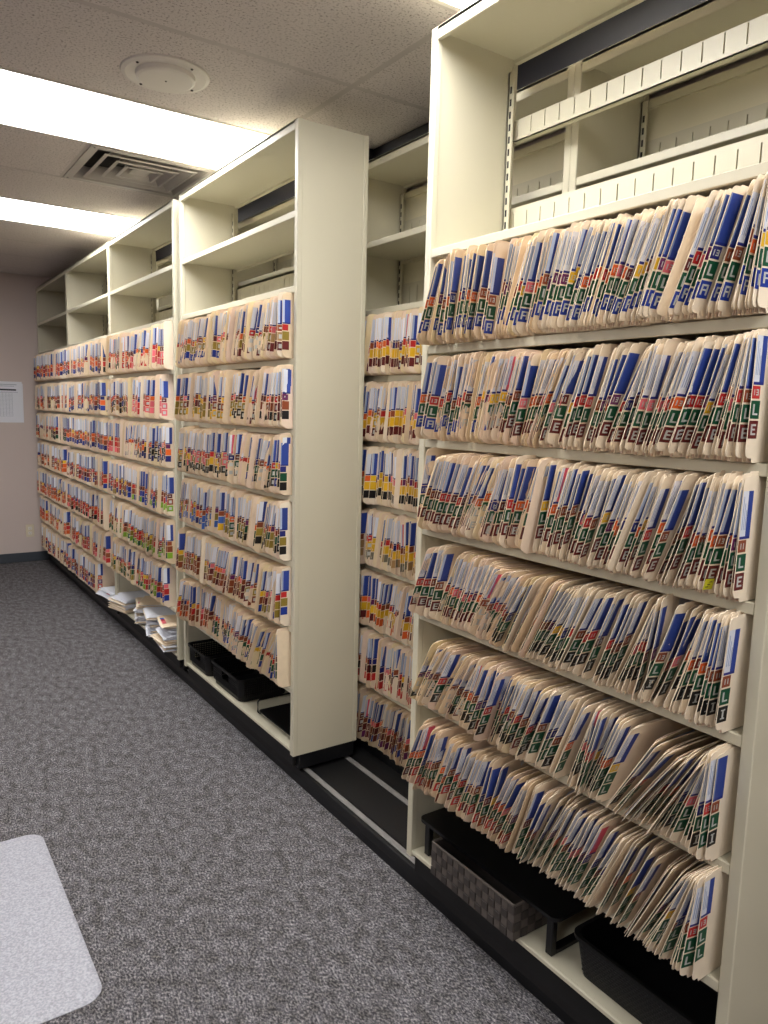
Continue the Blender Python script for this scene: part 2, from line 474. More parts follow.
def unit(name, label, x0, y0, y1, zo, shelves, back=False, stops=(), lone_stop=None, cat='shelving unit', group=None):
    W = y1 - y0
    t = thing(name, label, cat, (x0, y0, 0), group)
    zb = 0.127 + zo; zt = ZTOP + zo
    # side panels: sheet with folded front and rear posts
    for k, ya in enumerate((0.0, W - TP)):
        b = MB()
        inner = ya + (TP - 0.006 if k == 0 else 0.0)
        b.box(0.0, 0.020, ya, ya + TP, zb, zt, ch=0.002)
        b.box(DEP - 0.020, DEP, ya, ya + TP, zb, zt, ch=0.002)
        b.box(0.018, DEP - 0.018, ya + 0.003, ya + TP - 0.003, zb, zt - 0.002)
        b.build('side_panel', M['cabinet'], t)
    wi = W - 2 * TP
    # top
    b = MB()
    b.box(0.0, DEP, TP - 0.002, W - TP + 0.002, zt - 0.010, zt - 0.001)
    b.box(0.0, 0.014, TP, W - TP, zt - 0.034, zt, ch=0.002)
    b.box(DEP - 0.016, DEP, TP, W - TP, zt - 0.020, zt - 0.009)
    b.build('top_panel', M['cabinet'], t)
    # shelves
    sm = shelf_mesh(wi); sm0 = shelf_mesh(wi, lip=0.012)
    for k, z in enumerate(shelves):
        s = link('shelf', sm if k else sm0, t, (0, TP, z + zo))
        if z in stops:
            link('back_stop', stop_mesh(wi, 0.003, 0.155, 0.05, 0.14), s)
    if lone_stop:
        link('back_stop', stop_mesh(wi, 0.0, 0.058, 0.012, 0.055), t, (0, TP, lone_stop + zo))
    # slotted uprights in the rear corners
    for k, ya in enumerate((TP, W - TP - 0.022)):
        b = MB()
        b.box(DEP - 0.034, DEP - 0.030, ya, ya + 0.022, zb, zt - 0.05)
        b.box(DEP - 0.034, DEP - 0.012, ya + (0 if k == 0 else 0.018), ya + (0.004 if k == 0 else 0.022), zb, zt - 0.05)
        u = b.build('upright', M['cabinet'], t)
        b = MB()
        for q in range(22):
            z = zt - 0.09 - q * 0.034
            b.box(DEP - 0.0346, DEP - 0.0338, ya + 0.0075, ya + 0.0145, z - 0.019, z, ch=0.0)
        tag(b.build('slots', M['slot'], u), kind='stuff')
    # base
    if back:
        one('base', M['black'], t, (0.006, DEP, 0.002, W - 0.002, 0.0, zb), ch=0.003)
        for za, zc in ((zb, 1.0), (1.0, 1.9), (1.9, 2.165 + zo * 0), (2.165, zt - 0.04)):
            b = MB(); b.box(DEP - 0.004, DEP, TP, W - TP, za + 0.012, zc - 0.002)
            b.box(DEP - 0.016, DEP - 0.004, TP, W - TP, zc - 0.026, zc - 0.002)
            b.build('back_panel', M['backpanel'], t)
    else:
        one('carriage', M['black'], t, (0.030, DEP - 0.01, 0.004, W - 0.004, 0.064, zb), ch=0.004)
        one('kick_strip', M['rubber'], t, (0.014, 0.030, TP, W - TP, 0.074, zb + 0.010), ch=0.003)
        for wx in (0.072, 0.267):
            for wy in (0.15, W - 0.15):
                b = MB(); b.tube([(wx - 0.009, wy, 0.0745), (wx + 0.009, wy, 0.0745)], 0.0195, 12); b.build('wheel', M['rail'], t)
    return t

UNITS = {}
R0, R1 = 0.683, 1.735
M0, M1 = 2.500, 3.748
G0, GW = 3.836, 1.2505
ALL = SH[:]
noTop = [z for z in SH if z != 2.210]
UNITS['near'] = unit('shelving_unit', 'nearest cream shelving unit at the right edge, with an empty tall top bay', XF, R0, R1, 0, noTop, stops=(1.945,), lone_stop=2.287, group='sliding shelving units')
UNITS['mid'] = unit('shelving_unit', 'middle cream shelving unit showing its full plain end panel', XF, M0, M1, 0, ALL, stops=(1.945,), group='sliding shelving units')
UNITS['l1'] = unit('shelving_unit', 'cream shelving unit with loose paper piles in its bottom bay', XF, G0, G0 + GW, 0, ALL, stops=(1.945,), group='sliding shelving units')
UNITS['l2'] = unit('shelving_unit', 'cream shelving unit between the paper-pile unit and the one at the far wall', XF, G0 + GW, G0 + 2 * GW, 0, ALL, stops=(1.945,), group='sliding shelving units')
UNITS['l3'] = unit('shelving_unit', 'farthest cream shelving unit standing against the far wall', XF, G0 + 2 * GW, G0 + 3 * GW, 0, ALL, stops=(1.945,), group='sliding shelving units')
BJ = [0.32, 1.555, 2.790, 4.025, 5.260, 6.495, 7.60]
BL = ['fixed rear shelving unit seen through the open bay of the nearest unit', 'fixed rear shelving unit packed with files in the gap between two sliding units',
      'fixed rear shelving unit directly behind the middle unit', 'fixed rear shelving unit behind the unit with paper piles',
      'fixed rear shelving unit behind the second unit from the far wall', 'fixed rear shelving unit in the far corner behind the last sliding unit']
for i in range(6):
    unit('rear_shelving_unit', BL[i], XB, BJ[i], BJ[i + 1], -0.047, ALL, back=True, stops=(1.945, 2.210), group='fixed rear shelving units')
t = thing('header_box', 'dark navy boxed header running along the top of the rear shelves', 'header', (0, 0, 2.476))
for (xa, ya, yb) in ((1.790, 0.33, 2.05), (1.890, 2.05, 2.90), (1.790, 2.90, 7.58)):
    one('casing', M['navy'], t, (xa, 1.99, ya, yb, 0.040, 0.160), ch=0.002)
    one('plinth', M['navydark'], t, (xa + 0.02, 1.97, ya, yb, 0.0, 0.040))

# ---------------------------------------------------------------- file folders
C = {k: lin(v) for k, v in dict(
    green=(6, 78, 52), blue=(22, 54, 150), maroon=(98, 28, 28), black=(18, 18, 20), brown=(140, 66, 34), orange=(226, 98, 34), red=(196, 40, 40),
    yellow=(232, 184, 36), purple=(106, 34, 92), navy=(30, 34, 112), pink=(230, 110, 122), olive=(150, 128, 48), lime=(132, 176, 44), tan=(176, 140, 92),
    grey=(128, 122, 104), lblue=(62, 104, 188), white=(232, 232, 236), labelwhite=(222, 225, 236), labelblue=(44, 68, 150), deepblue=(26, 38, 122), steel=(120, 140, 186), palesteel=(176, 188, 214), glyph=(196, 198, 194), rose=(214, 86, 110)).items()}
YEARS = ['brown', 'brown', 'orange', 'orange', 'maroon', 'red', 'yellow', 'navy', 'purple', 'brown', 'red', 'pink']
GL = {  # strokes in a unit cell (x0, x1, z0, z1)
    'L': [(0.22, 0.40, 0.1, 0.9), (0.40, 0.78, 0.1, 0.24)],
    'E': [(0.22, 0.40, 0.1, 0.9), (0.40, 0.78, 0.1, 0.24), (0.40, 0.70, 0.44, 0.57), (0.40, 0.78, 0.76, 0.9)],
    'A': [(0.18, 0.34, 0.1, 0.9), (0.66, 0.82, 0.1, 0.9), (0.34, 0.66, 0.76, 0.9), (0.34, 0.66, 0.42, 0.54)],
    'I': [(0.41, 0.59, 0.1, 0.9), (0.28, 0.41, 0.1, 0.2), (0.59, 0.72, 0.1, 0.2), (0.28, 0.41, 0.8, 0.9), (0.59, 0.72, 0.8, 0.9)],
    '1': [(0.44, 0.58, 0.15, 0.85)],
    '11': [(0.26, 0.38, 0.18, 0.82), (0.60, 0.72, 0.18, 0.82)],
    '13': [(0.20, 0.30, 0.18, 0.82), (0.70, 0.82, 0.18, 0.82), (0.48, 0.70, 0.18, 0.30), (0.52, 0.70, 0.44, 0.55), (0.48, 0.70, 0.70, 0.82)],
}
FH, FD = 0.236, 0.305

def make_bend(k1, k2):
    def B(x, z):
        q = max(0.0, 1 - x / 0.09)
        return k1 * 0.018 * (z / FH) ** 2 + k2 * 0.014 * q * q * (1 - 0.5 * z / FH)
    return B

def sheet(mb, cols_, nz, B, y0, th, mi=0, col=(1, 1, 1)):
    """solid sheet from columns (x, zlo, zhi)"""
    n = len(mb.v); nc = len(cols_); st = nz + 1
    for side in (0, 1):
        for (x, a, c) in cols_:
            for k in range(st):
                z = a + (c - a) * k / nz
                mb.v.append((x, y0 + B(x, z) + (th if side else 0.0), z))
    o = nc * st
    for i in range(nc - 1):
        for k in range(nz):
            p = n + i * st + k
            mb.face((p, p + st, p + st + 1, p + 1), mi, col)
            mb.face((p + o + 1, p + st + 1 + o, p + st + o, p + o), mi, col)
    for i in range(nc - 1):
        p = n + i * st; q = p + st
        mb.face((p, p + o, q + o, q), mi, col)
        p2 = p + nz; q2 = q + nz
        mb.face((p2, q2, q2 + o, p2 + o), mi, col)
    for k in range(nz):
        p = n + k; mb.face((p, p + 1, p + 1 + o, p + o), mi, col)
        p = n + (nc - 1) * st + k; mb.face((p, p + o, p + 1 + o, p + 1), mi, col)

TABF = [(0.0, 0.020, 0.221), (0.0022, 0.013, 0.229), (0.007, 0.009, 0.2325), (0.020, 0.008, 0.233), (0.023, 0.0, 0.236), (0.10, 0.0, 0.236), (FD, 0.0, 0.236)]
TABM = [(0.0, 0.019, 0.222), (0.005, 0.010, 0.232), (0.023, 0.0, 0.236), (0.09, 0.0, 0.236), (FD, 0.0, 0.236)]

def cover(mb, p, fine):
    B = p['B']; s = p['s']
    tab = [(x, a * s, c * s) for x, a, c in (TABF if fine else TABM)]
    sheet(mb, tab, 5 if fine else 2, B, -0.0005, 0.001)
    sheet(mb, [(0.019, 0.0, 0.228 * s), (0.06, 0.0, 0.230 * s), (FD, 0.0, 0.230 * s)] if fine else [(0.019, 0, 0.229 * s), (FD, 0, 0.229 * s)], 3 if fine else 1, B, p['t'], 0.001)

def papers(mb, p, fine, mi=0, col=(1, 1, 1)):
    t = p['t']
    sheet(mb, [(0.026 + p['pj'], 0.003, 0.219 * p['s']), (FD - 0.01, 0.003, 0.219 * p['s'])], 2 if fine else 1, p['B'], 0.001, max(0.0008, t - 0.0018), mi, col)

def patch(mb, p, x0, x1, z0, z1, lift, col, nz=1, mi=0):
    B = p['B']
    n = len(mb.v)
    for k in range(nz + 1):
        z = z0 + (z1 - z0) * k / nz
        mb.v.append((x0, -0.0005 - lift + B(x0, z), z)); mb.v.append((x1, -0.0005 - lift + B(x1, z), z))
    for k in range(nz):
        a = n + 2 * k
        mb.face((a, a + 1, a + 3, a + 2), mi, col)

def name_label(mb, p, fine, mi=0):
    dz = p['dz']; z0, z1 = 0.133 + dz, 0.215 + dz
    z1 = min(z1, 0.222)
    nz = 3 if fine else 1
    st = p['style']
    x1 = 0.034
    if st == 'white':
        patch(mb, p, 0.0012, 0.0190, z0, z1, 0.0004, C['labelwhite'], nz, mi); patch(mb, p, 0.0190, x1, z0, z1, 0.0004, C['labelblue'], nz, mi)
    elif st == 'blue':
        patch(mb, p, 0.0012, 0.005, z0, z1, 0.0004, C['steel'], nz, mi); patch(mb, p, 0.005, x1, z0, z1, 0.0004, C['labelblue'], nz, mi)
    elif st == 'steel':
        patch(mb, p, 0.0012, 0.010, z0, z1, 0.0004, C['palesteel'], nz, mi); patch(mb, p, 0.010, x1, z0, z1, 0.0004, C['labelblue'], nz, mi)
    else:
        patch(mb, p, 0.0012, 0.010, z0, z1, 0.0004, C['labelwhite'], nz, mi); patch(mb, p, 0.010, x1, z0, z1, 0.0004, C['rose'], nz, mi)
    patch(mb, p, 0.0012, x1, z0 - 0.0050, z0, 0.0004, C['deepblue'], 1, mi)
    if fine and st in ('white', 'rose'):
        for k in range(3):
            patch(mb, p, 0.005 + 0.0052 * k, 0.0066 + 0.0052 * k, z0 + 0.012, z1 - 0.010 - 0.012 * ((k * 7) % 3), 0.0006, C['steel'], 2, mi)

BANDS = [(0.104, 0.126), (0.0690, 0.1005), (0.0340, 0.0655)]
def sticker(mb, p, slot, colname, glyph, hollow=False, mi=0):
    z0, z1 = BANDS[slot]; z0 += p['dz']; z1 += p['dz']
    x0, x1 = 0.0006, 0.029
    if slot == 0: x1 = 0.025
    patch(mb, p, x0, x1, z0, z1, 0.0004, C[colname], 1, mi)
    if hollow:
        patch(mb, p, x0 + 0.0055, x1 - 0.0075, z0 + 0.008, z1 - 0.008, 0.0007, C['glyph'], 1, mi)
        return
    if glyph:
        w, h = x1 - x0, z1 - z0
        for (a, c, d, e) in GL[glyph]:
            patch(mb, p, x0 + w * a, x0 + w * c, z0 + h * (0.12 + 0.76 * d), z0 + h * (0.12 + 0.76 * e), 0.0008, C['glyph'], 1, mi)

def pick(spec, u, r):
    """spec: list of (until, [colours]); u runs 0 = far end to 1 = near end"""
    for lim, cs in spec:
        if u <= lim: return r.choice(cs)
    return r.choice(spec[-1][1])

def fill_row(y0, y1, seed, second, third, amax=20, hollow=0.0, mean=0.0125, a0=2.0, plain_p=0.06, years=YEARS, out=0.036):
    """row of leaning folders from the near end y0 to the far end y1"""
    r = random.Random(seed)
    res = []; y = y0 + r.uniform(0.004, 0.014); a = a0; target = r.uniform(0.7, 1) * amax; k1 = r.uniform(-.3, .3); k2 = r.uniform(-.3, .3); run = r.randint(14, 34); xo = 0; style_run = 0; style = 'white'
    yearc = r.choice(years); yw = 0.0
    while y < y1 - 0.004:
        th = r.choice([0.002, 0.003, 0.004, 0.005, 0.006])
        step = max(0.0045, r.gauss(mean, 0.0034))
        if r.random() < 0.05: step += r.uniform(0.006, 0.016)
        da = (target - a) * 0.22 + r.gauss(0, 1.1)
        lim = math.degrees(step * 0.85 / FH)
        a = a + min(da, lim)
        a = max(0.0, min(amax, a))
        run -= 1
        if run <= 0:
            run = r.randint(12, 40); target = r.uniform(0.55, 1.0) * amax
            if r.random() < 0.4: a *= r.uniform(0.4, 0.85)
            xo = r.gauss(0, 0.004)
        k1 = max(-1, min(1, 0.9 * k1 + r.gauss(0, 0.18))); k2 = max(-1, min(1, 0.85 * k2 + r.gauss(0, 0.3)))
        yw = max(-8, min(8, 0.88 * yw + r.gauss(0, 1.3)))
        if style_run <= 0:
            style = r.choices(['white', 'blue', 'steel', 'rose'], [0.50, 0.17, 0.29, 0.04])[0]; style_run = r.randint(1, 3)
        style_run -= 1
        near_room = y - y0 - 0.003
        k1c, k2c, ywc = k1 + r.gauss(0, 0.12), k2 + r.gauss(0, 0.45), yw + r.gauss(0, 0.8)
        if near_room < 0.13:
            k1c, k2c, ywc = max(0, k1c), max(0, k2c), max(0.0, ywc * 0.4)
            a = min(a, math.degrees(math.asin(max(0.0, near_room) / FH)))
        if y1 - y < 0.05: ywc = min(0.0, ywc); k1c = min(0, k1c); k2c = min(0, k2c)
        u = 1 - (y - y0) / (y1 - y0)
        if r.random() < 0.75: yearc = r.choice(years)
        f = dict(y=y, a=a, yaw=ywc, xo=-out + xo + r.gauss(0, 0.0065), t=min(th, step * 0.75), s=r.uniform(0.965, 1.02), B=make_bend(k1c, k2c), pj=r.uniform(0, 0.006), dz=r.gauss(-0.002, 0.0065),
                 style=style, year=yearc, c2=pick(second, u, r), c3=pick(third, u, r), plain=r.random() < plain_p, hollow=r.random() < hollow)
        if f['plain']: f['xo'] -= r.uniform(-0.006, 0.012); f['s'] *= r.uniform(1.0, 1.03)
        res.append(f)
        y += step
    return res

SG = [(1, ['green'])]
def S(*a): return list(a)
# rows, listed from the top file shelf (index 6 in SH) downwards: (second, third, max lean)
NEAR = [
    (SG, [(1, ['blue'])], 24), (SG, [(0.30, ['blue']), (1, ['maroon'])], 24), (SG, [(1, ['maroon'])], 22),
    (SG, [(0.28, ['maroon']), (1, ['black'])], 28), (SG, [(0.45, ['black', 'black', 'maroon']), (1, ['green', 'black'])], 35), (SG, [(0.45, ['red', 'maroon', 'brown']), (1, ['green'])], 35)]
MID = [
    ([(1, ['olive', 'tan', 'olive'])], [(0.55, ['blue']), (1, ['maroon'])], 14, 0.9), ([(1, ['brown', 'olive', 'maroon'])], [(0.6, ['olive', 'yellow']), (1, ['black', 'maroon'])], 12, 0.8),
    ([(0.6, ['olive', 'pink', 'yellow']), (1, ['green'])], [(0.6, ['black']), (1, ['blue', 'black'])], 14, 0.7), ([(0.5, ['olive', 'orange', 'lblue']), (1, ['green', 'olive'])], [(0.5, ['lblue', 'navy', 'yellow']), (1, ['black', 'olive'])], 14, 0.5),
    ([(1, ['brown', 'maroon', 'olive'])], [(0.8, ['maroon', 'brown']), (1, ['olive', 'blue'])], 18, 0.3), ([(0.35, ['brown', 'red']), (1, ['green', 'green', 'black'])], [(0.35, ['brown', 'orange']), (1, ['blue', 'green', 'blue'])], 22, 0.3)]
LF1 = [
    ([(1, ['red', 'pink', 'orange'])], [(0.5, ['black', 'red']), (1, ['red', 'pink'])], 10, 0.6), ([(0.4, ['black', 'navy', 'brown']), (1, ['red', 'pink'])], [(0.4, ['black', 'tan']), (1, ['pink', 'red'])], 8, 0.6),
    ([(0.3, ['red']), (1, ['black', 'orange'])], [(0.3, ['red', 'pink']), (1, ['black', 'navy'])], 10, 0.5), ([(1, ['brown', 'blue', 'red'])], [(0.4, ['navy', 'olive']), (1, ['lime', 'blue'])], 10, 0.4),
    ([(1, ['brown', 'olive', 'red'])], [(1, ['lime', 'green', 'lime'])], 14, 0.3), ([(0.5, ['green', 'olive', 'brown']), (0.85, ['red', 'lime']), (1, ['red'])], [(0.5, ['olive', 'green']), (0.85, ['lime', 'green', 'red']), (1, ['blue'])], 14, 0.3)]
LF2 = [([(1, ['orange', 'red'])], [(1, ['blue', 'navy', 'black'])], 9, 0.4), ([(1, ['orange', 'red', 'brown'])], [(1, ['blue', 'navy'])], 8, 0.4), ([(1, ['orange', 'brown'])], [(1, ['blue', 'navy'])], 8, 0.3),
       ([(1, ['purple', 'red', 'maroon'])], [(1, ['red', 'brown', 'blue'])], 10, 0.3), ([(1, ['red', 'brown'])], [(1, ['pink', 'red', 'black'])], 10, 0.4), ([(1, ['brown', 'red'])], [(1, ['red', 'pink'])], 14, 0.3), ([(1, ['brown', 'purple'])], [(1, ['red', 'blue', 'purple'])], 16, 0.3)]
LF3 = [([(1, ['red', 'orange'])], [(1, ['orange', 'blue', 'navy'])], 9, 0.3), ([(1, ['red', 'maroon'])], [(1, ['orange', 'black', 'red'])], 8, 0.3), ([(1, ['black', 'maroon'])], [(0.6, ['orange']), (1, ['green', 'black'])], 8, 0.3),
       ([(1, ['brown', 'orange'])], [(1, ['orange', 'brown'])], 8, 0.3), ([(1, ['orange', 'brown'])], [(1, ['orange', 'red'])], 8, 0.3), ([(1, ['orange', 'red'])], [(1, ['orange', 'brown'])], 8, 0.3), ([(1, ['brown', 'navy'])], [(1, ['navy', 'brown', 'red'])], 10, 0.3)]
BGAP = [([(1, ['yellow'])], [(1, ['maroon'])], 9, 0.5), ([(1, ['yellow'])], [(1, ['maroon'])], 9, 0.2), ([(1, ['yellow'])], [(1, ['black'])], 9, 0.1), ([(1, ['yellow', 'yellow', 'tan'])], [(1, ['grey', 'tan'])], 10, 0.2),
        ([(1, ['yellow'])], [(0.6, ['maroon', 'orange']), (1, ['orange'])], 11, 0.1), ([(1, ['maroon', 'maroon', 'black'])], [(0.7, ['red']), (1, ['yellow'])], 11, 0.1), ([(1, ['maroon', 'brown'])], [(1, ['blue', 'maroon', 'purple'])], 16, 0.2)]

SHELF_NAMES = ['top', 'second', 'third', 'fourth', 'fifth', 'lowest']
LETTER3 = {'blue': 'A', 'maroon': 'E', 'black': 'I', 'green': 'L', 'red': 'E', 'brown': 'I'}
CN = {'navy': 'navy', 'maroon': 'maroon'}

allf = []    # (folder, x of the shelf front, shelf z, row index when it belongs to the nearest unit)
for i, (s2, s3, am) in enumerate(NEAR):
    z = SH[6 - i]
    for f in fill_row(R0 + TP + 0.012, R1 - TP - 0.002, 100 + i, s2, s3, am, mean=0.0100, a0=1.0, out=(0.038, 0.038, 0.040, 0.040, 0.048, 0.056)[i]):
        allf.append((f, XF, z, i))
for i, (s2, s3, am, ho) in enumerate(MID):
    for f in fill_row(M0 + TP + (0.02, 0.004, 0.012, 0.02, 0.012, 0.012)[i], M1 - TP - 0.002, 200 + i, s2, s3, am + 4, hollow=ho * 0.8, mean=0.0108, plain_p=0.09, out=0.040):
        allf.append((f, XF, SH[6 - i], None))
for base, spec, gi in ((300, LF1, 0), (400, LF2, 1), (500, LF3, 2)):
    ya = G0 + GW * gi
    for i, (s2, s3, am, ho) in enumerate(spec):
        near_gap = 0.02 + (0.05 if (gi == 0 and i in (1, 5)) else 0)
        if i == 6: near_gap += 0.26 if gi == 1 else 0.0
        for f in fill_row(ya + TP + near_gap, ya + GW - TP - 0.002, base + i, s2, s3, am + 3, hollow=ho * 0.7, mean=0.0118, plain_p=0.10, out=0.042):
            allf.append((f, XF, SH[6 - i], None))
for i, (s2, s3, am, ho) in enumerate(BGAP):
    for (ya, yb) in ((1.0, 1.555), (1.555, 2.79), (2.79, 3.3)):
        for f in fill_row(ya + TP + 0.01, yb - TP - 0.002, 600 + i * 3 + int(ya), s2, s3, am, hollow=ho * 0.6, mean=0.0105):
            allf.append((f, XB, SH[6 - i] - 0.047, None))

# the 300 that show largest: the nearest ones of the nearest unit
near = sorted([q for q in allf if q[3] is not None], key=lambda q: q[0]['y'])
single = near[:300]
ids = set(id(q[0]) for q in single)
cnt_row = {}
for (f, x0, z, i) in single:
    stick = f['plain']
    cnt_row[i] = cnt_row.get(i, 0) + 1
    q = cnt_row[i]; od = '%d%s' % (q, 'th' if 10 <= q % 100 <= 20 else {1: 'st', 2: 'nd', 3: 'rd'}.get(q % 10, 'th'))
    if stick: lab = 'plain manila folder, %s from the near end of the %s file row, nearest unit' % (od, SHELF_NAMES[i])
    else: lab = 'manila folder, %s %s %s stickers, %s from near end of %s file row, nearest unit' % (f['year'], f['c2'], f['c3'], od, SHELF_NAMES[i])
    t = thing('file_folder', lab, 'folder', (x0 + f['xo'], f['y'], z + 0.0025), 'folders in the nearer part of the %s file row of the nearest unit' % SHELF_NAMES[i])
    t.rotation_euler = (math.radians(f['a']), 0, math.radians(f['yaw']))
    b = MB(); cover(b, f, True); b.build('cover', M['manila'], t)
    b = MB(); papers(b, f, True); b.build('papers', M['paperwhite'], t)
    if not stick:
        b = MB(); name_label(b, f, True); b.build('name_label', M['print'], t, True)
        b = MB(); sticker(b, f, 0, f['year'], rng.choice(['11', '13', '13'])); b.build('year_sticker', M['print'], t, True)
        if i == 2 and q == 6:
            b = MB(); patch(b, f, 0.002, 0.027, 0.010, 0.032, 0.0005, lin((214, 214, 50)), 1)
            for k in range(3): patch(b, f, 0.006 + 0.004 * k, 0.014 + 0.004 * k, 0.015 + 0.005 * k, 0.0165 + 0.005 * k, 0.0009, C['black'], 1)
            o = b.build('yellow_sticker', M['print'], t, True); o['label'] = 'bright yellow extra sticker with black writing'
        b = MB(); sticker(b, f, 1, f['c2'], 'L'); b.build('letter_sticker', M['print'], t, True)
        b = MB(); sticker(b, f, 2, f['c3'], LETTER3.get(f['c3'], 'E')); b.build('letter_sticker', M['print'], t, True)

big = MB()
for (f, x0, z, i) in allf:
    if id(f) in ids: continue
    n0 = len(big.v)
    fine = x0 == XF and f['y'] < 2
    k0 = len(big.f)
    cover(big, f, False)
    papers(big, f, False, 2)
    if not f['plain']:
        name_label(big, f, fine, 1)
        sticker(big, f, 0, f['year'], '13' if fine else None, f['hollow'] and not fine, 1)
        sticker(big, f, 1, f['c2'], 'L' if fine else None, f['hollow'], 1)
        sticker(big, f, 2, f['c3'], LETTER3.get(f['c3'], 'E') if fine else None, f['hollow'], 1)
    ca, sa = math.cos(math.radians(f['a'])), math.sin(math.radians(f['a'])); cy, sy = math.cos(math.radians(f['yaw'])), math.sin(math.radians(f['yaw']))
    X, Y, Z = x0 + f['xo'], f['y'], z + 0.0025
    for k in range(n0, len(big.v)):
        x, y, zz = big.v[k]
        y2 = y * ca - zz * sa; z2 = y * sa + zz * ca
        big.v[k] = (X + x * cy - y2 * sy, Y + x * sy + y2 * cy, Z + z2)
o = big.build('file_folders', [M['manila'], M['print'], M['paperwhite']], None, True)
tag(o, 'packed rows of manila folders with coloured stickers filling the farther shelves', 'folders', kind='stuff')

# ---------------------------------------------------------------- bottom bay of the nearest unit
def rounded(x0, x1, y0, y1, r, seg=6):
    pts = []
    for cx, cy, a0 in ((x1 - r, y1 - r, 0), (x0 + r, y1 - r, 90), (x0 + r, y0 + r, 180), (x1 - r, y0 + r, 270)):
        for k in range(seg + 1):
            a = math.radians(a0 + 90 * k / seg); pts.append((cx + r * math.cos(a), cy + r * math.sin(a)))
    return pts

zt = SH[0] + 0.002
t = thing('desk_riser', 'low black desk riser with loop legs on the bottom shelf of the nearest unit', 'desk riser', (1.322, 1.132, zt))
b = MB(); b.prism(rounded(0, 0.255, 0, 0.560, 0.02), 0.106, 0.116); b.build('top', M['riser'], t)
for y in (0.018, 0.560 - 0.040):
    one('leg', M['riser'], t, (0.012, 0.030, y, y + 0.022, 0, 0.106), (0.225, 0.243, y, y + 0.022, 0, 0.106), (0.030, 0.225, y, y + 0.022, 0, 0.014), ch=0.002)

# woven basket under it
t = thing('woven_basket', 'grey-brown woven strap basket under the black riser', 'basket', (1.288, 1.240, zt))
BW, BD, BH = 0.345, 0.24, 0.100
b = MB()
b.box(0.004, BD, 0.004, BW - 0.004, 0, 0.004)
for bx in ((0.004, 0.008, 0.004, BW - 0.004, 0.004, BH), (BD - 0.004, BD, 0.004, BW - 0.004, 0.004, BH), (0.008, BD - 0.004, 0.004, 0.008, 0.004, BH), (0.008, BD - 0.004, BW - 0.008, BW - 0.004, 0.004, BH)): b.box(*bx)
b.build('liner', M['weave_b'], t)
b = MB(); r_ = 0.0035
b.tube([(0.003, 0.003, BH), (0.003, BW - 0.003, BH)], r_); b.tube([(BD, 0.003, BH), (BD, BW - 0.003, BH)], r_); b.tube([(0.003, 0.003, BH), (BD, 0.003, BH)], r_); b.tube([(0.003, BW - 0.003, BH), (BD, BW - 0.003, BH)], r_)
b.build('rim', M['weave_a'], t)
nx, nz = 14, 4
cw, chh = BW / nx, (BH - 0.004) / nz
bm_f = MB(); bm_f.box(-0.0015, 0.003, 0.0012, cw - 0.0012, 0.0006, chh - 0.0006, ch=0.0012)
bm_s = MB(); cs = BD / 9; bm_s.box(0.0012, cs - 0.0012, -0.0015, 0.003, 0.0006, chh - 0.0006, ch=0.0012)
meA = [bm_f.mesh('weave_block', [M[k]]) for k in ('weave_a', 'weave_b')]; meB = [bm_s.mesh('weave_block', [M[k]]) for k in ('weave_a', 'weave_b')]
for i in range(nx):
    for k in range(nz):
        q = (i + k) % 2
        link('weave_block', meA[q], t, (0.003 + (-0.0015 if q else 0.0), i * cw, 0.002 + k * chh))
for i in range(9):
    for k in range(nz):
        q = (i + k) % 2
        link('weave_block', meB[q], t, (0.002 + i * cs, 0.003 + (-0.0015 if q else 0.0), 0.002 + k * chh))

